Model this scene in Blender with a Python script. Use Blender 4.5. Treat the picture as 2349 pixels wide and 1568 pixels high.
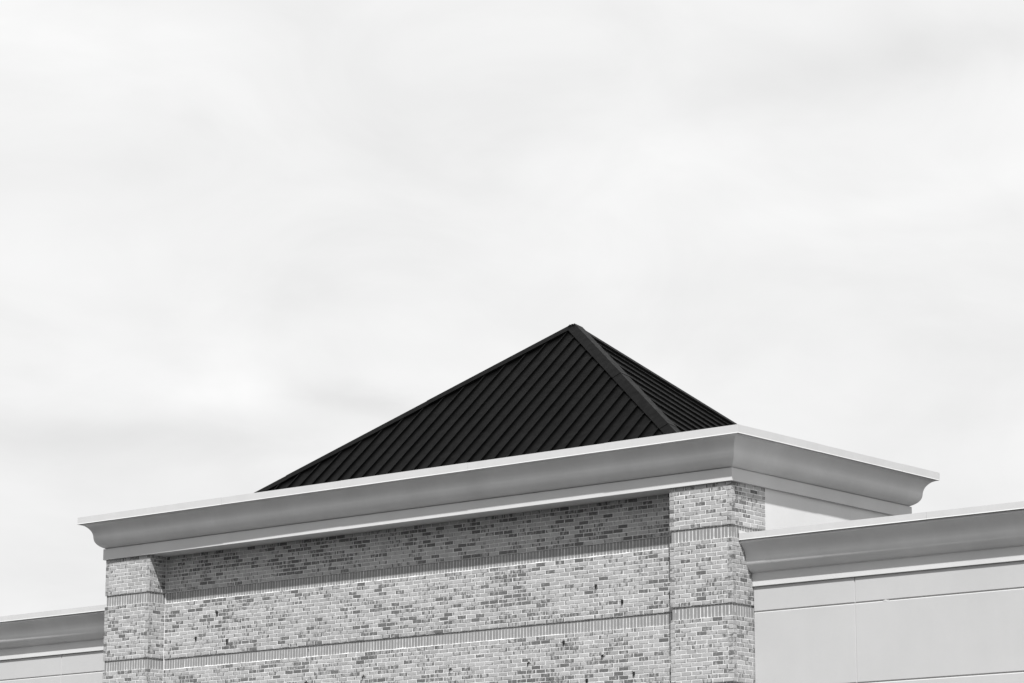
import bpy, math, random
from mathutils import Vector, Matrix, Quaternion
import numpy as np

random.seed(7)
R = math.radians
for o in list(bpy.data.objects):
    bpy.data.objects.remove(o, do_unlink=True)
sc = bpy.context.scene
col = sc.collection

# ------------------------------------------------------------------ frame of the place
# x runs along the front (0 = right front corner of the brick pavilion), y goes back, z up.
# Heights are written relative to the top of the brickwork, H above the ground.
H = 8.89
BM = 0.2032            # brick module
CM = BM / 3            # course height
PW = 6 * BM - 0.010    # pier width
XI = -13.230           # inner edge of the far pier
XL = XI - PW           # far corner of the pavilion
DR = 2 * BM            # depth of the recessed wall
YB = 5.10              # depth of the pavilion

# ------------------------------------------------------------------ camera
cam_d = bpy.data.cameras.new('camera')
cam = bpy.data.objects.new('camera', cam_d); col.objects.link(cam); sc.camera = cam
CAMP = Vector((25.788, -35.788, H - 7.290))
yaw, pit, rol = R(40.225), R(12.187), R(0.170)
fw = Vector((-math.sin(yaw) * math.cos(pit), math.cos(yaw) * math.cos(pit), math.sin(pit)))
rt = Vector((math.cos(yaw), math.sin(yaw), 0))
up = rt.cross(fw)
cr = rt * math.cos(rol) + up * math.sin(rol)
cu = up * math.cos(rol) - rt * math.sin(rol)
cam.matrix_world = Matrix.Translation(CAMP) @ Matrix((cr, cu, -fw)).transposed().to_4x4()
cam_d.lens = 100.48; cam_d.sensor_width = 36; cam_d.clip_start = 0.5; cam_d.clip_end = 6000

# ------------------------------------------------------------------ sky and sun
SUN_A, SUN_E = R(39.5), R(53.3)      # azimuth from the front's normal towards +x, elevation
SUND = Vector((math.sin(SUN_A) * math.cos(SUN_E), -math.cos(SUN_A) * math.cos(SUN_E), math.sin(SUN_E)))
SKY_LEVEL = 6.72
world = bpy.data.worlds.new('World'); sc.world = world; world.use_nodes = True
nt = world.node_tree; nt.nodes.clear()
def wn(t, **k):
    n = nt.nodes.new(t)
    for a, b in k.items(): setattr(n, a, b)
    return n
out = wn('ShaderNodeOutputWorld'); bg = wn('ShaderNodeBackground'); bg.inputs['Strength'].default_value = 0.1
sky = wn('ShaderNodeTexSky', sky_type='NISHITA', sun_disc=False)
sky.sun_elevation = SUN_E; sky.sun_rotation = math.atan2(SUND.x, SUND.y); sky.dust_density = 3
bw = wn('ShaderNodeRGBToBW'); nt.links.new(sky.outputs[0], bw.inputs[0])
tc = wn('ShaderNodeTexCoord'); sep = wn('ShaderNodeSeparateXYZ'); nt.links.new(tc.outputs['Generated'], sep.inputs[0])
def wmath(op, a, b=None, clamp=False):
    n = wn('ShaderNodeMath', operation=op, use_clamp=clamp)
    for i, v in enumerate((a, b)):
        if v is None: continue
        if isinstance(v, (int, float)): n.inputs[i].default_value = v
        else: nt.links.new(v, n.inputs[i])
    return n.outputs[0]
zz = wmath('MAXIMUM', sep.outputs[2], 0.03)
zz = wmath('ADD', zz, 0.10)
com = wn('ShaderNodeCombineXYZ')
nt.links.new(wmath('DIVIDE', sep.outputs[0], zz), com.inputs[0])
nt.links.new(wmath('DIVIDE', sep.outputs[1], zz), com.inputs[1])
# thin even cloud cover seen as a flat layer overhead: broad veils plus finer wisps
n1 = wn('ShaderNodeTexNoise'); n1.inputs['Scale'].default_value = 1.15; n1.inputs['Detail'].default_value = 3.5
n1.inputs['Roughness'].default_value = 0.45; n1.inputs['Distortion'].default_value = 0.5
n2 = wn('ShaderNodeTexNoise'); n2.inputs['Scale'].default_value = 3.6; n2.inputs['Detail'].default_value = 5
n2.inputs['Roughness'].default_value = 0.52; n2.inputs['Distortion'].default_value = 0.5
mp = wn('ShaderNodeMapping'); mp.inputs['Location'].default_value = (3.1, 1.4, 0); mp.inputs['Rotation'].default_value = (0, 0, R(40))
mp.inputs['Scale'].default_value = (1, 0.8, 1)
nt.links.new(com.outputs[0], mp.inputs[0])
for n in (n1, n2): nt.links.new(mp.outputs[0], n.inputs['Vector'])
mix = wmath('ADD', wmath('MULTIPLY', n1.outputs[0], 0.62), wmath('MULTIPLY', n2.outputs[0], 0.38))
cov = wmath('ADD', 1.0, wmath('MULTIPLY', wmath('SUBTRACT', mix, 0.5), 0.26))
# single soft cloud banks, each at its own compass bearing and height, edges frayed by the noise
az = wmath('ARCTAN2', sep.outputs[0], sep.outputs[1]); el = wmath('ARCSINE', sep.outputs[2])
az = wmath('ADD', az, wmath('MULTIPLY', wmath('SUBTRACT', n2.outputs[0], 0.5), 0.075))
el = wmath('ADD', el, wmath('MULTIPLY', wmath('SUBTRACT', n1.outputs[0], 0.5), 0.045))
def bearing(px, py):
    d = fw * (100.48 / 36 * 2349) + cr * (px - 1174.5) - cu * (py - 784)
    d.normalize(); return math.atan2(d.x, d.y), math.asin(d.z)
K = 1.0 / (100.48 / 36 * 2349)
for px, py, w_, h_, tilt, amp in ((120, 170, 420, 170, 0.1, 0.07), (2050, 110, 520, 90, 0.22, -0.095), (300, 1000, 380, 75, 0.08, -0.12), (800, 905, 150, 42, -0.25, -0.12),
        (540, 890, 200, 46, 0.1, 0.06), (1300, 620, 420, 60, 0.12, 0.025), (2150, 430, 330, 55, 0.2, 0.04), (1650, 300, 300, 60, 0.18, 0.02),
        (160, 1260, 420, 160, 0.0, -0.06), (1350, 190, 380, 70, 0.2, -0.03), (2150, 700, 300, 90, 0.0, -0.03), (515, 320, 55, 28, 0.0, -0.03), (700, 700, 330, 60, 0.1, -0.02)):
    a0, e0 = bearing(px, py)
    da = wmath('SUBTRACT', az, a0); de = wmath('SUBTRACT', wmath('SUBTRACT', el, e0), wmath('MULTIPLY', da, tilt))
    qa = wmath('DIVIDE', da, w_ * K); qe = wmath('DIVIDE', de, h_ * K)
    r2 = wmath('ADD', wmath('MULTIPLY', qa, qa), wmath('MULTIPLY', qe, qe))
    cov = wmath('ADD', cov, wmath('MULTIPLY', wmath('EXPONENT', wmath('MULTIPLY', r2, -1.0)), amp))
n3 = wn('ShaderNodeTexNoise'); n3.inputs['Scale'].default_value = 11.0; n3.inputs['Detail'].default_value = 6; n3.inputs['Roughness'].default_value = 0.55; n3.inputs['Distortion'].default_value = 0.7
mp3 = wn('ShaderNodeMapping'); mp3.inputs['Scale'].default_value = (1, 1, 1.9); nt.links.new(tc.outputs['Generated'], mp3.inputs[0]); nt.links.new(mp3.outputs[0], n3.inputs['Vector'])
cov = wmath('ADD', cov, wmath('MULTIPLY', wmath('SUBTRACT', n3.outputs[0], 0.5), 0.22))
cl = wmath('MULTIPLY', wmath('MINIMUM', wmath('MAXIMUM', cov, 0.80), 1.10), SKY_LEVEL)
tot = wmath('ADD', cl, wmath('MULTIPLY', wmath('MINIMUM', bw.outputs[0], 12.0), 0.02))
nt.links.new(tot, bg.inputs['Color']); nt.links.new(bg.outputs[0], out.inputs[0])

sun_d = bpy.data.lights.new('sun', 'SUN'); sun_d.energy = 5.0; sun_d.angle = R(0.9); sun_d.color = (1, 0.995, 0.99)
sun = bpy.data.objects.new('sun', sun_d); col.objects.link(sun)
sun.rotation_euler = SUND.to_track_quat('Z', 'Y').to_euler(); sun.location = (20, -20, 30)

sc.view_settings.view_transform = 'Standard'; sc.view_settings.look = 'None'
sc.view_settings.exposure = 0.4; sc.view_settings.gamma = 1.0; sc.view_settings.use_curve_mapping = False

# ------------------------------------------------------------------ materials
def mat(name):
    m = bpy.data.materials.new(name); m.use_nodes = True
    t = m.node_tree; b = t.nodes['Principled BSDF']
    return m, t, b
class N:                                   # small node-writing helper
    def __init__(s, t): s.t = t
    def new(s, ty, **k):
        n = s.t.nodes.new(ty)
        for a, b in k.items(): setattr(n, a, b)
        return n
    def put(s, n, i, v):
        if isinstance(v, (int, float, tuple)): n.inputs[i].default_value = v
        else: s.t.links.new(v, n.inputs[i])
    def m(s, op, a, b=None, c=None, clamp=False):
        n = s.new('ShaderNodeMath', operation=op, use_clamp=clamp)
        for i, v in enumerate((a, b, c)):
            if v is not None: s.put(n, i, v)
        return n.outputs[0]
    def noise(s, vec, scale, detail=2, rough=0.5, dist=0.0):
        n = s.new('ShaderNodeTexNoise'); s.put(n, 'Vector', vec)
        n.inputs['Scale'].default_value = scale; n.inputs['Detail'].default_value = detail
        n.inputs['Roughness'].default_value = rough; n.inputs['Distortion'].default_value = dist
        return n.outputs[0]
    def remap(s, v, a, b, c, d, smooth=False):
        n = s.new('ShaderNodeMapRange'); n.interpolation_type = 'SMOOTHSTEP' if smooth else 'LINEAR'
        s.put(n, 0, v)
        for i, x in enumerate((a, b, c, d)): n.inputs[i + 1].default_value = x
        return n.outputs[0]
    def scale(s, vec, sx, sy, sz):
        n = s.new('ShaderNodeMapping'); s.put(n, 0, vec); n.inputs['Scale'].default_value = (sx, sy, sz)
        return n.outputs[0]
    def bump(s, h, strength, dist, normal=None):
        n = s.new('ShaderNodeBump'); n.inputs['Strength'].default_value = strength; n.inputs['Distance'].default_value = dist
        s.put(n, 'Height', h)
        if normal is not None: s.put(n, 'Normal', normal)
        return n.outputs[0]
    def grey(s, v):
        n = s.new('ShaderNodeCombineColor')
        for i in range(3): s.put(n, i, v)
        return n.outputs[0]

def stucco(name, base, rough, grain=1.0, mott=0.05, spec=0.4, streak=0.0, wave=0.2):
    m, t, b = mat(name); n = N(t)
    pos = n.new('ShaderNodeNewGeometry').outputs['Position']
    big = n.noise(pos, 1.3, 4, 0.55)
    st = n.noise(n.scale(pos, 5.0, 5.0, 0.5), 1.0, 4, 0.6)
    g = n.noise(pos, 330, 2, 0.6)
    v = n.remap(big, 0.3, 0.7, base * (1 - mott), base * (1 + mott))
    v = n.m('MULTIPLY', v, n.remap(st, 0.35, 0.7, 1.0 + streak * .3, 1.0 - streak))
    v = n.m('MULTIPLY', v, n.remap(g, 0.3, 0.7, 1 - 0.05 * grain, 1 + 0.05 * grain))
    n.put(b, 'Base Color', n.grey(v)); b.inputs['Roughness'].default_value = rough
    b.inputs['Specular IOR Level'].default_value = spec
    wav = n.noise(pos, 5.0, 2, 0.5)
    nb = n.bump(wav, wave, 0.006)
    n.put(b, 'Normal', n.bump(n.noise(pos, 190, 3, 0.6), 0.35 * grain, 0.0012, nb))
    return m

def brick_mat(name, single, soldier=False):
    m, t, b = mat(name); n = N(t)
    def attr(a):
        k = n.new('ShaderNodeAttribute'); k.attribute_type = 'OBJECT' if single else 'GEOMETRY'; k.attribute_name = a
        return k.outputs['Fac']
    tone, flash = attr('tone'), attr('flash')
    uv = n.new('ShaderNodeUVMap'); uv.uv_map = 'UVMap'
    ofs = n.new('ShaderNodeVectorMath', operation='ADD'); n.put(ofs, 0, uv.outputs[0])
    cx = n.new('ShaderNodeCombineXYZ'); n.put(cx, 0, n.m('MULTIPLY', flash, 37.0)); n.put(cx, 1, n.m('MULTIPLY', tone, 53.0)); n.put(cx, 2, n.m('MULTIPLY', tone, 17.0))
    n.put(ofs, 1, cx.outputs[0]); vec = ofs.outputs[0]
    su = n.new('ShaderNodeSeparateXYZ'); n.put(su, 0, uv.outputs[0])
    ends = n.remap(n.m('ABSOLUTE', su.outputs[0]), 0.030, 0.094, 0.0, 0.20, True)      # kiln flashing gathers at the ends
    blot = n.noise(n.scale(vec, 1.0, 0.55, 1.0), 21, 2.5, 0.5, 0.3)
    fine = n.noise(vec, 95, 3, 0.65)
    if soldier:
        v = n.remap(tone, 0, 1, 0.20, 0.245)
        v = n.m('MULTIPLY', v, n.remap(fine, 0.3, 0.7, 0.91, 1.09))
    else:
        lt = n.remap(tone, 0, 1, 0.29, 0.39)
        amt = n.remap(n.m('ADD', n.m('ADD', blot, ends), n.m('MULTIPLY', flash, 0.66)), 0.76, 1.06, 0.0, 1.0, True)
        v = n.m('MULTIPLY', lt, n.remap(amt, 0, 1, 1.0, 0.35))
        pale = n.remap(n.noise(vec, 34, 2, 0.5), 0.58, 0.76, 0.0, 0.10, True)          # lime bloom
        v = n.m('ADD', v, pale)
        v = n.m('MULTIPLY', v, n.remap(fine, 0.3, 0.7, 0.86, 1.14))
        gp = n.new('ShaderNodeNewGeometry').outputs['Position']
        v = n.m('MULTIPLY', v, n.remap(n.noise(gp, 1.7, 5, 0.6), 0.3, 0.7, 0.92, 1.07))
    n.put(b, 'Base Color', n.grey(v)); b.inputs['Roughness'].default_value = 0.85
    b.inputs['Specular IOR Level'].default_value = 0.25
    pos = n.new('ShaderNodeNewGeometry').outputs['Position']
    n.put(b, 'Normal', n.bump(n.noise(pos, 130, 4, 0.65), 0.55, 0.0025))
    return m

def metal(name, base, rough, spec, dirt, wave=0.0, streak=0.0, dust=0.0):
    m, t, b = mat(name); n = N(t)
    pos = n.new('ShaderNodeNewGeometry').outputs['Position']
    a = n.noise(pos, 2.2, 4, 0.6); s = n.noise(n.scale(pos, 9, 9, 0.8), 1.0, 4, 0.65)
    v = n.remap(a, 0.3, 0.7, base * (1 - dirt), base * (1 + dirt))
    v = n.m('MULTIPLY', v, n.remap(s, 0.4, 0.72, 1.0, 1.0 - streak))
    if dust: v = n.m('ADD', v, n.m('MULTIPLY', n.remap(n.noise(n.scale(pos, 1, 2.2, 2.2), 3.4, 6, 0.7, 0.6), 0.56, 0.80, 0.0, dust, True), n.remap(n.noise(pos, 60, 3, 0.7), 0.3, 0.7, 0.4, 1.2)))
    n.put(b, 'Base Color', n.grey(v)); n.put(b, 'Roughness', n.remap(s, 0.3, 0.7, rough - 0.06, rough + 0.08))
    b.inputs['Specular IOR Level'].default_value = spec
    n.put(b, 'Normal', n.bump(n.noise(pos, 2.6, 2, 0.5), wave, 0.02))
    return m

def plain(name, base, rough=0.8, var=0.12, scale=6.0, bump=0.2, spec=0.3):
    m, t, b = mat(name); n = N(t)
    pos = n.new('ShaderNodeNewGeometry').outputs['Position']
    v = n.remap(n.noise(pos, scale, 5, 0.6), 0.3, 0.7, base * (1 - var), base * (1 + var))
    n.put(b, 'Base Color', n.grey(v)); b.inputs['Roughness'].default_value = rough; b.inputs['Specular IOR Level'].default_value = spec
    n.put(b, 'Normal', n.bump(n.noise(pos, scale * 20, 3, 0.6), bump, 0.003))
    return m

M = {
    'stucco': stucco('stucco_wall', 0.43, 0.85, mott=0.022, grain=1.6, streak=0.012),
    'trim': stucco('stucco_trim', 0.53, 0.75, mott=0.04),
    'mould': stucco('stucco_moulding', 0.56, 0.45, grain=1.2, mott=0.07, spec=0.5, streak=0.02, wave=0.75),
    'side': stucco('stucco_side', 0.57, 0.85, mott=0.03),
    'brick1': brick_mat('flashed_brick', True), 'brickN': brick_mat('flashed_brick_field', False),
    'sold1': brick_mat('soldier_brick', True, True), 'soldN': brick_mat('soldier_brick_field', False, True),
    'mortar': plain('lime_mortar', 0.59, 0.9, 0.22, 14.0, 0.7),
    'coping': metal('coping_metal', 0.49, 0.42, 0.4, 0.03, 0.05, 0.02),
    'roof': metal('roof_metal', 0.0018, 0.46, 0.04, 0.35, 0.5, dust=0.006),
    'cap': metal('roof_cap_metal', 0.0024, 0.45, 0.035, 0.35, 0.4, dust=0.005),
    'deck': plain('roof_membrane', 0.10, 0.9, 0.15, 1.5),
    'base': plain('cast_stone_base', 0.42, 0.9, 0.10, 3.0),
    'black': plain('black_steel', 0.015, 0.6, 0.3, 30.0),
    'rod': plain('fixing_rod_steel', 0.03, 0.55, 0.3, 30.0),
    'hole_shade': plain('drill_hole_shade', 0.01, 0.95, 0.3, 60.0),  # black stands in for shade inside the drilled holes
    'foam': plain('dried_sealant', 0.30, 0.9, 0.35, 45.0, 0.8),
    'asphalt': plain('asphalt', 0.028, 0.92, 0.25, 1.2, 0.6),
    'concrete': plain('pavement_concrete', 0.20, 0.9, 0.12, 1.0, 0.4),
}

# ------------------------------------------------------------------ mesh helpers
class MB:
    """collects faces in place coordinates; build() links them as one mesh object"""
    def __init__(s): s.v = []; s.f = []
    def poly(s, *pts):
        i = len(s.v); s.v += [tuple(p) for p in pts]; s.f.append(tuple(range(i, i + len(pts))))
    def box(s, x0, x1, y0, y1, z0, z1, skip=''):
        p = [(x, y, z) for z in (z0, z1) for y in (y0, y1) for x in (x0, x1)]
        i = len(s.v); s.v += p
        F = {'b': (0, 2, 3, 1), 't': (4, 5, 7, 6), 'f': (0, 1, 5, 4), 'k': (2, 6, 7, 3), 'l': (0, 4, 6, 2), 'r': (1, 3, 7, 5)}
        for k, q in F.items():
            if k not in skip: s.f.append(tuple(i + a for a in q))
    def prism(s, pts, d):
        """closed prism from a planar loop pushed along d"""
        n = len(pts); i = len(s.v); d = Vector(d)
        s.v += [tuple(p) for p in pts] + [tuple(Vector(p) + d) for p in pts]
        s.f.append(tuple(range(i + n - 1, i - 1, -1))); s.f.append(tuple(range(i + n, i + 2 * n)))
        for a in range(n):
            b = (a + 1) % n; s.f.append((i + a, i + b, i + n + b, i + n + a))
    def build(s, name, m, parent=None, origin=(0, 0, 0), smooth=False, bevel=0.0, fix=True, vgroove=0.0):
        me = bpy.data.meshes.new(name)
        ox = Vector(origin)
        me.from_pydata([tuple(Vector(p) - ox) for p in s.v], [], s.f); me.update()
        if vgroove:                        # draw the front corners in: a chamfer all round the face
            ym = min(v.co.y for v in me.vertices); xs_ = [v.co.x for v in me.vertices]; zs_ = [v.co.z for v in me.vertices]
            cx_, cz_ = (min(xs_) + max(xs_)) / 2, (min(zs_) + max(zs_)) / 2
            for v in me.vertices:
                if abs(v.co.y - ym) < 1e-4:
                    v.co.x -= math.copysign(vgroove * 0.6, v.co.x - cx_); v.co.z -= math.copysign(vgroove, v.co.z - cz_)
        if fix or bevel:
            import bmesh
            bm = bmesh.new(); bm.from_mesh(me)
            bmesh.ops.remove_doubles(bm, verts=bm.verts, dist=1e-5)
            if fix: bmesh.ops.recalc_face_normals(bm, faces=bm.faces)
            if bevel:
                bmesh.ops.bevel(bm, geom=[e for e in bm.edges if len(e.link_faces) == 2 and e.calc_face_angle(0) > 0.6], offset=bevel, segments=2, profile=0.6, affect='EDGES')
            bm.to_mesh(me); bm.free()
        if smooth:
            me.shade_smooth()
        me.materials.append(M[m])
        o = bpy.data.objects.new(name, me); col.objects.link(o)
        if parent is not None: o.parent = parent
        else: o.location = ox
        return o

def thing(name, label, cat, loc, group=None):
    o = bpy.data.objects.new(name, None); col.objects.link(o); o.location = loc
    o.empty_display_size = 0.3
    o['label'] = label; o['category'] = cat
    if group: o['group'] = group
    return o
def Z(z): return H + z

# ------------------------------------------------------------------ the ground
g = MB(); n_ = 24; S_ = 2500.0
g.poly((-S_, -S_, 0), (S_, -S_, 0), (S_, S_, 0), (-S_, S_, 0))
gr = g.build('ground', 'asphalt'); gr['kind'] = 'structure'
g = MB(); g.box(-40, 26, -1.8, 0.35, 0.004, 0.13)
pv = g.build('pavement', 'concrete', bevel=0.015); pv['kind'] = 'structure'

# ------------------------------------------------------------------ the brick pavilion
PO = Vector((XL / 2, YB / 2, 0))
pav = thing('brick_pavilion', 'brick entrance block with two pillars, curved cornice and black pyramid roof', 'building', PO)

FIELDS = []                      # (z of field bottom, number of courses) from the top down
z = 0.0
FIELDS.append((-10 * CM, 10)); BANDS = [-13 * CM]
zb = -13 * CM
for k in range(3):
    FIELDS.append((zb - 15 * CM, 15)); zb -= 18 * CM
    BANDS.append(zb)
ZBOT = FIELDS[-1][0]             # bricks are laid down to here, a cast base below

MJ = 0.0035                       # how far the joints sit behind the brick face
SR = 0.020                       # how far the soldier bands sit behind the field

# mortar cores: pier bodies and the recessed wall
def core(name, x0, x1, y0, y1):
    c = MB()
    for (fb, nc) in FIELDS:
        c.box(x0 + MJ, x1 - MJ, y0 + MJ, y1, Z(fb), Z(fb + nc * CM) - (0.001 if fb + nc * CM > -0.01 else 0))
    for b in BANDS[:-1]:
        c.box(x0 + MJ + SR, x1 - MJ - SR, y0 + MJ + SR, y1, Z(b), Z(b + 3 * CM))
    c.box(x0 - 0.02, x1 + 0.02, y0 - 0.02, y1, 0.10, Z(ZBOT) - 0.004)
    return c.build(name, 'mortar', pav, PO)
SIDE_Y = 4.5 * BM                # brick return on the outer flank, plaster beyond
pierL = core('pier', XL, XI, 0, SIDE_Y)
pierR = core('pier', -PW, 0, 0, SIDE_Y)
c = MB()
for (fb, nc) in FIELDS:
    c.box(XI - 0.05, -PW + 0.05, DR + MJ, DR + 0.35, Z(fb), Z(fb + nc * CM) - (0.001 if fb + nc * CM > -0.01 else 0))
for b in BANDS[:-1]:
    c.box(XI - 0.05, -PW + 0.05, DR + MJ + SR, DR + 0.35, Z(b), Z(b + 3 * CM))
    # sloping mortar wash on the ledge under each soldier band
    rw = random.Random(int(-b * 1000)); x = XI; h0 = 0.012
    while x < -PW:
        e = min(x + rw.uniform(0.05, 0.22), -PW); thin = 1.0 if b > -1.0 else max(0.12, min(1.0, (-3.2 - x) / 1.2))
        h1 = max(0.002, rw.gauss(0.011, 0.004)) * thin
        yo = DR + 0.004 - 0.006 * thin * rw.random()
        c.poly((x, yo, Z(b) - 0.002), (e, yo, Z(b) - 0.002), (e, DR + SR + 0.004, Z(b) + h1), (x, DR + SR + 0.004, Z(b) + h0))
        x = e; h0 = h1
c.box(XI - 0.05, -PW + 0.05, DR - 0.02, DR + 0.35, 0.10, Z(ZBOT) - 0.004)
c.box(XI - 0.002, XI + 0.011, DR - 0.007, DR + 0.03, Z(FIELDS[-1][0]), Z(-0.002))     # pointed-up inner corner
wall = c.build('wall', 'mortar', pav, PO, fix=False)

# --- brick meshes: bevelled, slightly uneven, length along local x, face at local -y
BL, BD, BH = 0.1925, 0.092, 0.0572
def brick_verts(L, seed):
    rnd = random.Random(seed)
    j = lambda a: rnd.uniform(-a, a)
    hx, hz, e = L / 2, BH / 2, 0.0035
    cor = {}
    for sx in (-1, 1):
        for sz in (-1, 1):
            cor[sx, sz] = (sx * hx + j(0.0030), sz * hz + j(0.0022))
    v = []
    order = [(-1, -1), (1, -1), (1, 1), (-1, 1)]
    for k, d in enumerate(order):                 # outer ring at the back
        v.append((cor[d][0], BD, cor[d][1]))
    for d in order:                               # outer ring near the face
        v.append((cor[d][0], e, cor[d][1]))
    for d in order:                               # inner ring on the face
        v.append((cor[d][0] - d[0] * e * rnd.uniform(.7, 1.5), j(0.0008), cor[d][1] - d[1] * e * rnd.uniform(.7, 1.5)))
    f = [(8, 9, 10, 11)]
    for a in range(4):
        b = (a + 1) % 4
        f.append((4 + a, 4 + b, 8 + b, 8 + a)); f.append((a, b, 4 + b, 4 + a))
    return v, f
def brick_mesh(name, L, seed, m, uoff=0.0):
    v, f = brick_verts(L, seed)
    me = bpy.data.meshes.new(name); me.from_pydata(v, [], f); me.update()
    uvl = me.uv_layers.new(name='UVMap')
    for lp in me.loops:
        p = v[lp.vertex_index]; uvl.data[lp.index].uv = (p[0] + (p[1] if p[1] > 0.02 else 0) * (1 if p[0] > 0 else -1), p[2])
    me.materials.append(M[m])
    return me, v, f
STRETCH = [brick_mesh('brick', BL, 100 + k, 'brick1') for k in range(8)]
HEADER = [brick_mesh('brick', BD, 200 + k, 'brick1') for k in range(5)]
SOLD = [brick_mesh('soldier_brick', BL, 300 + k, 'sold1') for k in range(5)]
SOLDC = [brick_mesh('soldier_brick', BL, 350, 'sold1')]

# --- lay out every brick: (parent, kind, origin, facing, length kind)
# facing 'f' front (-y), 'r' right flank (+x), 'l' left flank (-x)
LAY = []
def lay(parent, kind, p, facing, mesh, roll=0.0): LAY.append((parent, kind, Vector(p), facing, mesh, roll))
def run(parent, a, b, plane, facing, zc, start):
    """one course between a and b: start 'h' with a half brick or 's' with a full one; cut to fit at the far end"""
    pos = a; i = 0
    while pos < b - 0.03:
        L = (BM / 2) if (start == 'h' and i == 0) else BM
        e = min(pos + L, b)
        ln = e - pos - 0.0105
        if ln > 0.03:
            mid = (pos + e - 0.0105) / 2
            lay(parent, 'brick', (mid, plane, zc) if facing == 'f' else (plane, mid, zc), facing, ln)
        pos = e; i += 1
J = 0.0105
for (fb, nc) in FIELDS:
    for i in range(nc):
        zc = fb + i * CM + CM / 2
        full = (i % 2 == 0)
        for P_, x0 in ((pierL, XL), (pierR, -PW)):
            # front face: six stretchers, or header + five stretchers + header at the corners
            xs = []
            if full:
                for k in range(6): lay(P_, 'brick', (x0 + k * BM + BL / 2, 0, zc), 'f', BL)
            else:
                lay(P_, 'brick', (x0 + BD / 2, 0, zc), 'f', BD)
                for k in range(5): lay(P_, 'brick', (x0 + BM / 2 + k * BM + BL / 2, 0, zc), 'f', BL)
                lay(P_, 'brick', (x0 + PW - BD / 2, 0, zc), 'f', BD)
        # flanks: the corner brick's other face, then on
        for P_, xf, fc, y1 in ((pierR, 0.0, 'r', SIDE_Y), (pierL, XI, 'r', DR), (pierL, XL, 'l', SIDE_Y), (pierR, -PW, 'l', DR)):
            run(P_, 0.0, y1 + (J if y1 == DR else 0), xf, fc, zc, 'h' if full else 's')
        run(wall, XI + 0.001, -PW, DR, 'f', zc, 's' if full else 'h')
for b in BANDS[:-1]:
    zc = b + 1.5 * CM
    def soldiers(parent, a, e, plane, facing):
        k = int(round((e - a) / CM)); step = (e - a) / k
        for i in range(k):
            mid = a + (i + 0.5) * step
            lay(parent, 'soldier_brick', (mid, plane, zc) if facing == 'f' else (plane, mid, zc), facing, 'S')
    soldiers(pierL, XL + SR, XI - SR, SR, 'f'); soldiers(pierR, -PW + SR, -SR, SR, 'f')
    soldiers(pierR, SR, SIDE_Y, -SR, 'r'); soldiers(pierL, SR, DR + SR, XI - SR, 'r')
    soldiers(pierL, SR, SIDE_Y, XL + SR, 'l'); soldiers(pierR, SR, DR + SR, -PW + SR, 'l')
    soldiers(wall, XI + 0.004, -PW + 0.01, DR + SR, 'f')

def view(p):
    d = p - CAMP; zc = d.dot(fw)
    return 512 + 1024 * cam_d.lens / 36 * d.dot(cr) / zc, 341.5 - 1024 * cam_d.lens / 36 * d.dot(cu) / zc
def seen_area(rec):
    parent, kind, p, fc, L, _ = rec
    q = Vector((p.x, p.y, Z(p.z)))
    nrm = {'f': Vector((0, -1, 0)), 'r': Vector((1, 0, 0)), 'l': Vector((-1, 0, 0))}[fc]
    if (CAMP - q).dot(nrm) <= 0: return 0
    u, v_ = view(q)
    if not (4 < u < 1020 and 0 < v_ < 680): return 0
    if parent is wall and q.x > -PW - 0.30: return 0
    if parent is pierR and fc == 'r' and p.y > 0.5 and p.z < -0.8: return 0
    w_ = {'S': BM / 3, 'SH': 0.092}.get(L, L)
    h_ = BH if kind == 'brick' else BL
    ax = Vector((1, 0, 0)) if fc == 'f' else Vector((0, 1, 0))
    a, b_ = view(q - ax * w_ / 2), view(q + ax * w_ / 2)
    c_, d_ = view(q - Vector((0, 0, h_ / 2))), view(q + Vector((0, 0, h_ / 2)))
    return math.hypot(a[0] - b_[0], a[1] - b_[1]) * math.hypot(c_[0] - d_[0], c_[1] - d_[1])
ROTS = {'f': Matrix.Identity(3), 'r': Matrix.Rotation(R(90), 3, 'Z'), 'l': Matrix.Rotation(R(-90), 3, 'Z')}
UPRIGHT = Matrix.Rotation(R(90), 3, 'Y')
rnd = random.Random(11)
single = set()
for kind in ('brick', 'soldier_brick'):
    idx = [(seen_area(r), i) for i, r in enumerate(LAY) if r[1] == kind]
    idx.sort(reverse=True)
    single |= {i for a, i in idx[:300] if a > 0}
stuff = {'brick': [[], [], [], [], []], 'soldier_brick': [[], [], [], [], []]}
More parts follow.
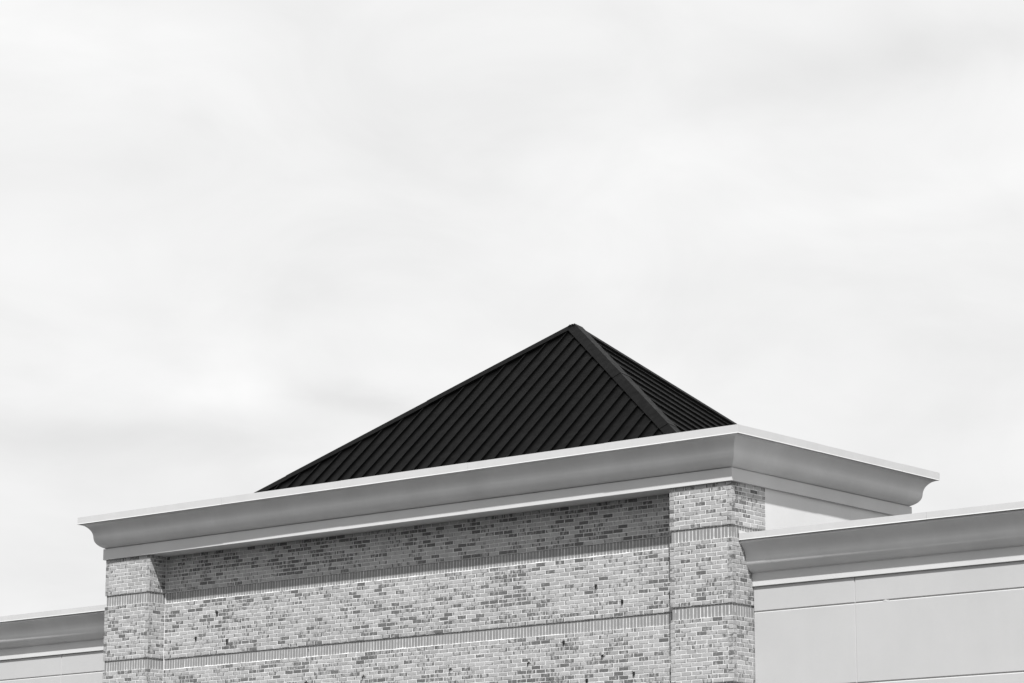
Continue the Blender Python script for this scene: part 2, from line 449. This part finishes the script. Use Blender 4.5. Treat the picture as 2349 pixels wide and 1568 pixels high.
for i, (parent, kind, p, fc, L, _) in enumerate(LAY):
    rv = rnd.random
    # look of this brick: most are pale, some flashed dark at the ends, a few dark all over
    tone = rv(); k = rv()
    fl = 0.28 * rv() if k < 0.44 else (0.28 + 0.32 * rv() if k < 0.86 else (0.66 + 0.34 * rv()))
    # pallets differ: tone and flashing drift slowly across the wall
    g_ = p.x + p.y; w1 = math.sin(g_ * 1.9 + p.z * 2.3 + 0.7) + math.sin(g_ * 0.83 - p.z * 3.1 + 2.0) + math.sin(g_ * 3.7 + p.z * 1.1)
    tone = min(max(tone * 0.8 + 0.1 + 0.07 * math.sin(g_ * 0.6 + p.z * 1.7), 0.0), 1.0)
    fl *= 1.0 + 0.13 * w1
    if parent is not wall: fl *= 0.80
    elif p.z > -0.7: fl *= 1.12  # top of recess has more dark bricks; also paints its shade deeper
    if kind == 'brick':
        if L > 0.15: me, v, f = STRETCH[rnd.randrange(8)]; base = BL
        else: me, v, f = HEADER[rnd.randrange(5)]; base = BD
        sx = L / base; rot = ROTS[fc]
        scl = (sx, 1, 1)
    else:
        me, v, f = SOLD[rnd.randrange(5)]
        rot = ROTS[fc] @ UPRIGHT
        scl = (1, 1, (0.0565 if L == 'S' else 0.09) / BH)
    dpt = min(max(rnd.gauss(0.0004, 0.0012), -0.0010), 0.0030)
    loc = Vector((p.x, p.y, Z(p.z)))
    nrm = ROTS[fc] @ Vector((0, -1, 0)); tan = ROTS[fc] @ Vector((1, 0, 0))
    loc += nrm * dpt + tan * rnd.gauss(0, 0.0012) + Vector((0, 0, rnd.gauss(0, 0.0010)))
    rot = rot @ Matrix.Rotation(rnd.gauss(0, 0.004), 3, 'Y') @ Matrix.Rotation(rnd.gauss(0, 0.004), 3, 'Z')
    if i in single:
        o = bpy.data.objects.new(kind, me); col.objects.link(o); o.parent = parent
        o.matrix_local = Matrix.Translation(loc - PO) @ rot.to_4x4() @ Matrix.Diagonal((*scl, 1))
        o['tone'] = tone; o['flash'] = fl
    else:
        V, F, U, T, FL = stuff[kind]; n0 = len(V)
        for q in v:
            w_ = rot @ Vector((q[0] * scl[0], q[1] * scl[1], q[2] * scl[2])) + loc - PO
            V.append(w_[:]); T.append(tone); FL.append(fl)
        for q in f:
            F.append(tuple(n0 + a for a in q))
            for a in q:
                s = v[a]; U.append((s[0] + (s[1] if s[1] > 0.02 else 0) * (1 if s[0] > 0 else -1), s[2]))
for kind, nm, m in (('brick', 'brickwork', 'brickN'), ('soldier_brick', 'soldier_brickwork', 'soldN')):
    V, F, U, T, FL = stuff[kind]
    me = bpy.data.meshes.new(nm); me.from_pydata(V, [], F); me.update()
    uvl = me.uv_layers.new(name='UVMap'); uvl.data.foreach_set('uv', np.array(U, dtype=np.float32).ravel())
    for an, arr in (('tone', T), ('flash', FL)):
        at = me.attributes.new(an, 'FLOAT', 'POINT'); at.data.foreach_set('value', np.array(arr, dtype=np.float32))
    me.materials.append(M[m])
    o = bpy.data.objects.new(nm, me); col.objects.link(o); o.parent = pav; o['kind'] = 'stuff'

# --- plastered flanks, back and parapet body
c = MB()
c.box(-0.34, -0.006, SIDE_Y + 0.001, YB, 0.1, Z(-0.0015))
c.build('side_wall', 'side', pav, PO, bevel=0)
c = MB(); c.box(XL + 0.006, XL + 0.34, SIDE_Y + 0.001, YB, 0.1, Z(-0.0015)); c.build('side_wall', 'side', pav, PO)
c = MB(); c.box(XL + 0.345, -0.345, YB - 0.3, YB - 0.004, 0.1, Z(-0.0015)); c.build('back_wall', 'side', pav, PO)

# --- cornice: frieze, curved moulding, metal coping, mitred round the block
LOOP = [(XL, 0.0, -1, -1), (0.0, 0.0, 1, -1), (0.0, YB, 1, 1), (XL, YB, -1, 1)]
XLC, YBC = XL + 0.045, YB - 0.055        # the moulding and coping return a little shorter at the far and back sides
LOOPC = [(XLC, 0.0, -1, -1), (0.0, 0.0, 1, -1), (0.0, YBC, 1, 1), (XLC, YBC, -1, 1)]
def ring(prof, LOOP=LOOP):
    """sweep an (outward, z) section round the pavilion with mitred corners"""
    c = MB(); n = len(prof)
    for k, (x, y, sx, sy) in enumerate(LOOP):
        for t, z in prof: c.v.append((x + sx * t, y + sy * t, Z(z)))
    for k in range(4):
        k2 = (k + 1) % 4
        for a in range(n - 1):
            c.f.append((k * n + a, k2 * n + a, k2 * n + a + 1, k * n + a + 1))
    return c
FR = 0.042
fz = ring([(-0.46, 0.204), (-0.46, 0.0), (FR, 0.0), (FR, 0.204)])
fz.build('frieze', 'trim', pav, PO, fix=False)
def curve(pts, n=5):
    """Catmull-Rom through the section points"""
    P = [pts[0]] + list(pts) + [pts[-1]]; o = []
    for i in range(1, len(P) - 2):
        for s in range(n):
            t = s / n
            q = []
            for d in (0, 1):
                p0, p1, p2, p3 = P[i - 1][d], P[i][d], P[i + 1][d], P[i + 2][d]
                q.append(0.5 * (2 * p1 + (p2 - p0) * t + (2 * p0 - 5 * p1 + 4 * p2 - p3) * t * t + (3 * p1 - p0 - 3 * p2 + p3) * t ** 3))
            o.append(tuple(q))
    o.append(pts[-1]); return o
CYMA = [(0.030, 0.206), (0.085, 0.234), (0.140, 0.275), (0.180, 0.330), (0.198, 0.392), (0.205, 0.452), (0.222, 0.512), (0.258, 0.572), (0.312, 0.624), (0.372, 0.652)]
mo = ring([(-0.30, 0.206)] + curve(CYMA) + [(0.378, 0.655), (0.378, 0.70), (-0.30, 0.70)], LOOPC)
ob = mo.build('cornice_moulding', 'mould', pav, PO, fix=False)
def smooth_angle(o, a=35):
    o.data.shade_smooth(); o.data.set_sharp_from_angle(angle=R(a))
smooth_angle(ob)
# coping: folded metal lengths with lapped seams, front, flank and back
CQ, CZ0, CZ1 = 0.412, 0.660, 0.790
def skew(x): return 0.008 - 0.036 * min((x - XL) / 6.5, 1.0) - 0.004 * (x - XL) / -XL       # front edge off parallel, shaped to widen the sunlit strip on the frieze
def coping(a, b, side, inset=0.0, ends=(0, 0)):
    """one folded length between a and b; ends = mitre sign at each end"""
    sec = [(CQ - 0.010, CZ0 + 0.004), (CQ + 0.006 + inset, CZ0 - inset), (CQ + inset, CZ0 + 0.013), (CQ + inset, CZ1 + inset), (-0.30, CZ1 + 0.03 + inset), (-0.30, CZ1 - 0.02)]
    c = MB(); pts = []
    for e, mt in ((a, ends[0]), (b, ends[1])):
        for t, z in sec:
            s = e + mt * t
            if side in 'rl' and mt == -1: s -= skew(0.0 if side == 'r' else XLC)
            if side == 'f': pts.append((s, -t - skew(s), Z(z)))
            elif side == 'k': pts.append((s, YBC + t, Z(z)))
            elif side == 'r': pts.append((t, s, Z(z)))
            else: pts.append((XLC - t, s, Z(z)))
    n = len(sec); c.v = pts
    c.f = [(i, i + 1, n + i + 1, n + i) for i in range(n - 1)] + [tuple(range(n)), tuple(range(2 * n - 1, n - 1, -1))]
    return c.build('coping_panel', 'coping', pav, PO)
fs = [XLC, -13.884, -10.966, -8.037, -5.116, -2.218, 0.0]
for k in range(6):
    coping(fs[k] + (0.002 if k else 0), fs[k + 1] - (0.002 if k < 5 else 0), 'f', (0.0, 0.0025)[k % 2], (-1 if k == 0 else 0, 1 if k == 5 else 0))
sd = [0.0, 1.85, 4.30, YBC]
for k in range(3):
    for s in ('r', 'l'):
        coping(sd[k] + (0.002 if k else 0), sd[k + 1] - (0.002 if k < 2 else 0), s, (0.0025, 0.0, 0.0025)[k], (-1 if k == 0 else 0, 1 if k == 2 else 0))
for k in range(5):
    coping(XLC * (1 - k / 5) + (0.002 if k else 0), XLC * (1 - (k + 1) / 5) - (0.002 if k < 4 else 0), 'k', (0.0, 0.0025)[k % 2], (-1 if k == 0 else 0, 1 if k == 4 else 0))
c = MB(); c.box(XL + 0.30, -0.30, 0.30, YB - 0.30, Z(0.21), Z(0.24)); c.build('roof_deck', 'deck', pav, PO)

# --- half-pyramid roof in standing-seam metal; the apex stands over the back edge
AP = Vector((-7.165, 4.985, Z(4.31)))
RA, RB = 1.578, 1.092            # run per rise of the flank slopes and of the front slope
ZR = Z(0.245); RH = AP.z - ZR
x0, x1, yf = AP.x - RA * RH, AP.x + RA * RH, AP.y - RB * RH
x0 = max(x0, XL + 0.32)
c = MB()
A = tuple(AP); fl_, fr_ = (AP.x - RA * RH, yf, ZR), (AP.x + RA * RH, yf, ZR)
bl_, br_ = (AP.x - RA * RH, AP.y, ZR), (AP.x + RA * RH, AP.y, ZR)
c.poly(A, fl_, fr_); c.poly(A, fr_, br_); c.poly(A, bl_, fl_); c.poly(A, br_, bl_); c.poly(fl_, bl_, br_, fr_)
roof = c.build('roof', 'roof', pav, PO)
nF = Vector((0, -1, RB)).normalized(); nR_ = Vector((1, 0, RA)).normalized(); nL_ = Vector((-1, 0, RA)).normalized()
def clip_tri(tri, ax, lo, hi):
    P = [Vector(p) for p in tri]
    for s, lim in ((1, lo), (-1, hi)):
        Q = []
        for i, p in enumerate(P):
            q = P[(i + 1) % len(P)]; a = s * (p[ax] - lim); b = s * (q[ax] - lim)
            if a >= 0: Q.append(p)
            if a * b < 0: Q.append(p.lerp(q, a / (a - b)))
        P = Q
        if len(P) < 3: return []
    return P
def pans(tri, ax, start, pitch, nrm, lo, hi):
    k0 = math.floor((lo - start) / pitch)
    s = start + k0 * pitch; rr = random.Random(5)
    while s < hi:
        P = clip_tri(tri, ax, s + 0.003, s + pitch - 0.003)
        if len(P) >= 3:
            lift = nrm * (0.003 + rr.random() * 0.002)
            m = MB(); m.prism([p + lift for p in P], nrm * 0.004); m.build('roof_panel', 'roof', roof, PO)
        Q = clip_tri(tri, ax, s - 0.011, s + 0.011)
        if len(Q) >= 3 and max((a - b).length for a in Q for b in Q) > 0.15:
            m = MB(); m.prism([p + nrm * 0.002 for p in Q], nrm * 0.040); m.build('seam', 'roof', roof, PO)
        s += pitch
pans((A, fl_, fr_), 0, -7.822 - 0.0, 0.3165, nF, fl_[0], fr_[0])
pans((A, fr_, br_), 1, 4.299 - 0.02, 0.358, nR_, yf, AP.y)
pans((A, bl_, fl_), 1, 4.299 - 0.02, 0.358, nL_, yf, AP.y)
def hip_cap(end, nA, nB, wA, wB, cuts):
    """folded cap over a hip: two wings lying on the slopes, in lapped lengths"""
    d = (Vector(end) - AP)
    wa = nA.cross(d).normalized(); wb = nB.cross(d).normalized()
    if wa.dot(nB) > 0: wa = -wa
    if wb.dot(nA) > 0: wb = -wb
    lift = (nA + nB).normalized()
    for k in range(len(cuts) - 1):
        m = MB(); up_ = 0.006 * (len(cuts) - 2 - k)
        e0, e1 = cuts[k], min(cuts[k + 1] + 0.012, 1.0)
        P = []
        for e in (e0, e1):
            p = AP + d * e + lift * (0.062 + up_)
            a = AP + d * e + wa * wA + nA * (0.047 + up_); b = AP + d * e + wb * wB + nB * (0.047 + up_)
            P += [a - nA * 0.042, a, p, b, b - nB * 0.042]
        m.v = [tuple(q) for q in P]
        m.f = [(i, i + 1, 5 + i + 1, 5 + i) for i in range(4)] + [(0, 1, 2, 3, 4), (9, 8, 7, 6, 5)]
        m.build('hip_cap', 'cap', roof, PO)
hip_cap(fr_, nF, nR_, 0.145, 0.145, (0.0, 0.36, 0.70, 1.0))
hip_cap(fl_, nF, nL_, 0.145, 0.145, (0.0, 0.34, 0.68, 1.0))
# rake trim along the back edges
for end, nn in ((br_, nR_), (bl_, nL_)):
    d = Vector(end) - AP
    for e0, e1 in ((0.0, 0.5), (0.5, 1.0)):
        m = MB(); P = []
        for e in (e0 + 0.001, e1):
            p = AP + d * e
            P += [p + Vector((0, -0.10, 0)) + nn * 0.005, p + Vector((0, -0.10, 0)) + nn * 0.050, p + Vector((0, 0.02, 0)) + nn * 0.056, p + Vector((0, 0.02, 0)) - nn * 0.12]
        m.v = [tuple(q) for q in P]; m.f = [(i, i + 1, 4 + i + 1, 4 + i) for i in range(3)] + [(0, 1, 2, 3), (7, 6, 5, 4), (3, 0, 4, 7)]
        m.build('rake_trim', 'cap', roof, PO)

# ------------------------------------------------------------------ the two plastered wings
WY, WF, WC = 0.548, 0.516, 0.172           # wall, frieze and coping planes
def wing(xa, xb, label, joints, ends):
    xm = (xa + xb) / 2
    o = thing('stucco_wing', label, 'building', Vector((xm, 7.0, 0)))
    O = Vector((xm, 7.0, 0))
    c = MB(); c.box(xa, xb, WY + 0.016, 13.5, 0.1, Z(-1.02)); wl = c.build('wall', 'stucco', o, O)
    c = MB(); c.box(xa, xb, WC + 0.60, 13.5, Z(-1.015), Z(-0.98)); c.build('roof_deck', 'deck', o, O)
    c = MB(); c.box(xa, xb, WC + 0.34, WC + 0.58, Z(-1.10), Z(-0.86)); c.build('parapet', 'stucco', o, O)
    # plaster panels between recessed joints
    rows = [-1.600, -2.004, -3.216, -4.435, -5.654, -6.873, -8.092, -8.76]
    cols = [xa] + joints + [xb]
    G = 0.0035
    for a, b in zip(cols[:-1], cols[1:]):
        for t, d in zip(rows[:-1], rows[1:]):
            m = MB()
            ax = a + (G if a != xa else 0.0); bx_ = b - (G if b != xb else 0.0)
            m.box(ax, bx_, WY, WY + 0.0155, Z(d) + G, Z(t) - G, skip='k')
            m.build('panel', 'stucco', wl, O, vgroove=0.014)
    c = MB(); c.box(xa, xb, WF, WY + 0.05, Z(-1.606), Z(-1.398)); c.build('frieze', 'trim', o, O, bevel=0.004)
    prof = curve([(WF + 0.004, -1.400), (WF - 0.055, -1.374), (WF - 0.108, -1.332), (WF - 0.146, -1.276), (WF - 0.163, -1.216), (WF - 0.170, -1.158), (WF - 0.187, -1.098), (WF - 0.222, -1.040), (WF - 0.272, -0.990), (WF - 0.318, -0.958)])
    prof = [(WY + 0.1, -1.400)] + prof + [(WC + 0.022, -0.952), (WC + 0.022, -0.944), (WC + 0.034, -0.944), (WC + 0.034, -0.85), (WY + 0.1, -0.85)]
    c = MB(); n = len(prof)
    for x in (xa, xb):
        for y, z in prof: c.v.append((x, y, Z(z)))
    c.f = [(i, i + 1, n + i + 1, n + i) for i in range(n - 1)] + [tuple(range(n)), tuple(range(2 * n - 1, n - 1, -1))]
    smooth_angle(c.build('cornice_moulding', 'mould', o, O))
    e = ends
    for k in range(len(e) - 1):
        ins = (0.0, 0.0012)[k % 2]
        streak_shift = lambda x: max(-0.006, min(0.006, 0.006 - 0.0028 * x if x > -1 else -0.004 + 0.003 * (XL - x)))   # coping edge shaped so the sun streak on the moulding fades out
        sec = [(WC + 0.010, -0.910), (WC - 0.006 - ins, -0.915 - ins), (WC - ins, -0.902), (WC - ins, -0.806 + ins), (WC + 0.55, -0.776 + ins), (WC + 0.55, -0.84)]
        c = MB(); n = len(sec)
        for x in (e[k] + 0.0015, e[k + 1] - 0.0015):
            for y, z in sec: c.v.append((x, y + streak_shift(x), Z(z)))
        c.f = [(i, i + 1, n + i + 1, n + i) for i in range(n - 1)] + [tuple(range(n)), tuple(range(2 * n - 1, n - 1, -1))]
        c.build('coping_panel', 'coping', o, O)
    return o, wl, O
wr, wrw, wrO = wing(0.004, 14.0, 'pale stucco wing with white coping against the pillar next to the lit plaster flank', [1.880, 5.538, 9.196], [0.004, 0.519, 3.423, 6.35, 9.27, 12.2, 14.0])
wl_, wlw, wlO = wing(XL - 12.0, XL - 0.004, 'pale stucco wing against the outer side of the pillar that shows its shaded inner return', [-23.556, -19.898, -16.240], [XL - 12, -23.4, -20.5, -17.55, XL - 0.004])
# turned-up end flashing where the wing's coping meets the pillar
c = MB(); c.prism([(0.003, WC + 0.0, Z(-0.805)), (0.003, WC + 0.004, Z(-0.752)), (0.003, WC + 0.33, Z(-0.775)), (0.003, WC + 0.33, Z(-0.80))], (0.004, 0, 0))
c.build('end_flashing', 'coping', wr, wrO)
# patched spot on the joint
import bmesh
def lump(name, m, p, r, seed, parent=None, origin=(0, 0, 0), flat=(1, 1, 1), sub=2):
    bm = bmesh.new(); bmesh.ops.create_icosphere(bm, subdivisions=sub, radius=r); rr = random.Random(seed)
    for v in bm.verts:
        v.co *= rr.uniform(0.65, 1.25); v.co = Vector((v.co.x * flat[0], v.co.y * flat[1], v.co.z * flat[2]))
    me = bpy.data.meshes.new(name); bm.to_mesh(me); bm.free(); me.materials.append(M[m])
    o = bpy.data.objects.new(name, me); col.objects.link(o)
    o.location = Vector(p) - Vector(origin)
    if parent is not None: o.parent = parent
    return o
lump('joint_patch', 'stucco', (2.432, WY + 0.004, Z(-2.012)), 0.040, 3, wrw, wrO, (1.3, 0.16, 0.55))

# ------------------------------------------------------------------ leftovers of a removed sign on the brick wall
def stub(x, z, label, seed):
    rr = random.Random(seed)
    o = thing('sign_fixing', label, 'fixing', Vector((x, DR, Z(z))), 'old sign fixings in the brick wall')
    O = Vector((x, DR, Z(z)))
    c = MB(); c.box(x - 0.016, x + 0.016, DR - 0.026, DR + 0.02, Z(z) - 0.012, Z(z) + 0.034); c.build('bracket', 'black', o, O, bevel=0.003)
    c = MB(); c.box(x - 0.011, x + 0.011, DR - 0.016, DR + 0.02, Z(z) - 0.040, Z(z) - 0.0125); c.build('clip', 'rod', o, O, bevel=0.002)
    for dx in (-0.010, 0.010):
        c = MB(); L = rr.uniform(0.060, 0.082); n = 8; r = 0.0028
        P = [(x + dx + r * math.cos(a * 2 * math.pi / n), DR + 0.01, Z(z) - 0.004 + r * math.sin(a * 2 * math.pi / n)) for a in range(n)]
        c.prism(P, (0, -L - 0.01, 0)); c.build('rod', 'rod', o, O)
    return o
for k, (x, z_, lb) in enumerate([
    (-11.836, -1.151, 'topmost of three clustered black sign stubs beside the pillar with the shaded return'),
    (-12.376, -1.579, 'lower black sign stub of three, the one closest to the pillar with the shaded return'),
    (-11.557, -1.678, 'lower black sign stub of three, farther from the pillar with the shaded return'),
    (-3.017, -1.372, 'upper of two black sign stubs between the soldier bands, near the plaster-flanked pillar'),
    (-2.478, -1.666, 'lower of two black sign stubs between the soldier bands, near the plaster-flanked pillar'),
    (-3.694, -2.241, 'black sign stub just under the lower soldier band, highest of those below it'),
    (-2.250, -2.835, 'black sign stub below the lower soldier band, closest to the plaster-flanked pillar'),
    (-3.212, -2.888, 'lowest black sign stub on the brick wall, below the crusted sign anchors')]): stub(x, z_, lb, k)
NTH = ['second', 'third', 'fourth', 'fifth', 'first']
for k, (x, z_) in enumerate([(-4.443, -2.509), (-6.161, -2.509), (-8.171, -2.509), (-9.546, -2.526), (-2.888, -2.489)]):
    o = thing('sealed_anchor', NTH[k] + ' crusted sign anchor in its row, counting from the plaster-flanked pillar', 'fixing', Vector((x, DR, Z(z_))), 'crusted sign anchors in the brick wall')
    O = Vector((x, DR, Z(z_)))
    lump('sealant', 'foam', (x + 0.010, DR - 0.006, Z(z_) + 0.012), 0.030, 40 + k, o, O, (1, 0.8, 0.8), 1)
    lump('sealant', 'foam', (x + 0.034, DR - 0.003, Z(z_) - 0.012), 0.018, 50 + k, o, O, (1, 0.8, 0.8), 1)
    c = MB(); n = 10; r = 0.014
    c.prism([(x - 0.008 + r * math.cos(a * 2 * math.pi / n), DR + 0.01, Z(z_) - 0.014 + r * math.sin(a * 2 * math.pi / n)) for a in range(n)], (0, -0.038, -0.01))
    c.build('anchor_bolt', 'rod', o, O)
for k, (x, z_) in enumerate([(-6.421, -1.039), (-8.435, -1.646), (-8.768, -2.187), (-8.238, -2.211), (-7.252, -2.105), (-6.068, -2.116), (-5.664, -1.055), (-11.236, -1.36), (-10.501, -1.662), (-9.518, -1.965), (-4.890, -1.658), (-4.627, -2.217), (-3.993, -2.823)]):
    c = MB(); n = 8; r = 0.0085
    c.prism([(x + r * math.cos(a * 2 * math.pi / n), DR + 0.01, Z(z_) + r * math.sin(a * 2 * math.pi / n)) for a in range(n)], (0, -0.0125, 0))
    c.build('drill_hole', 'hole_shade', wall, PO)  # solid plug; the dark of the hollow is painted on
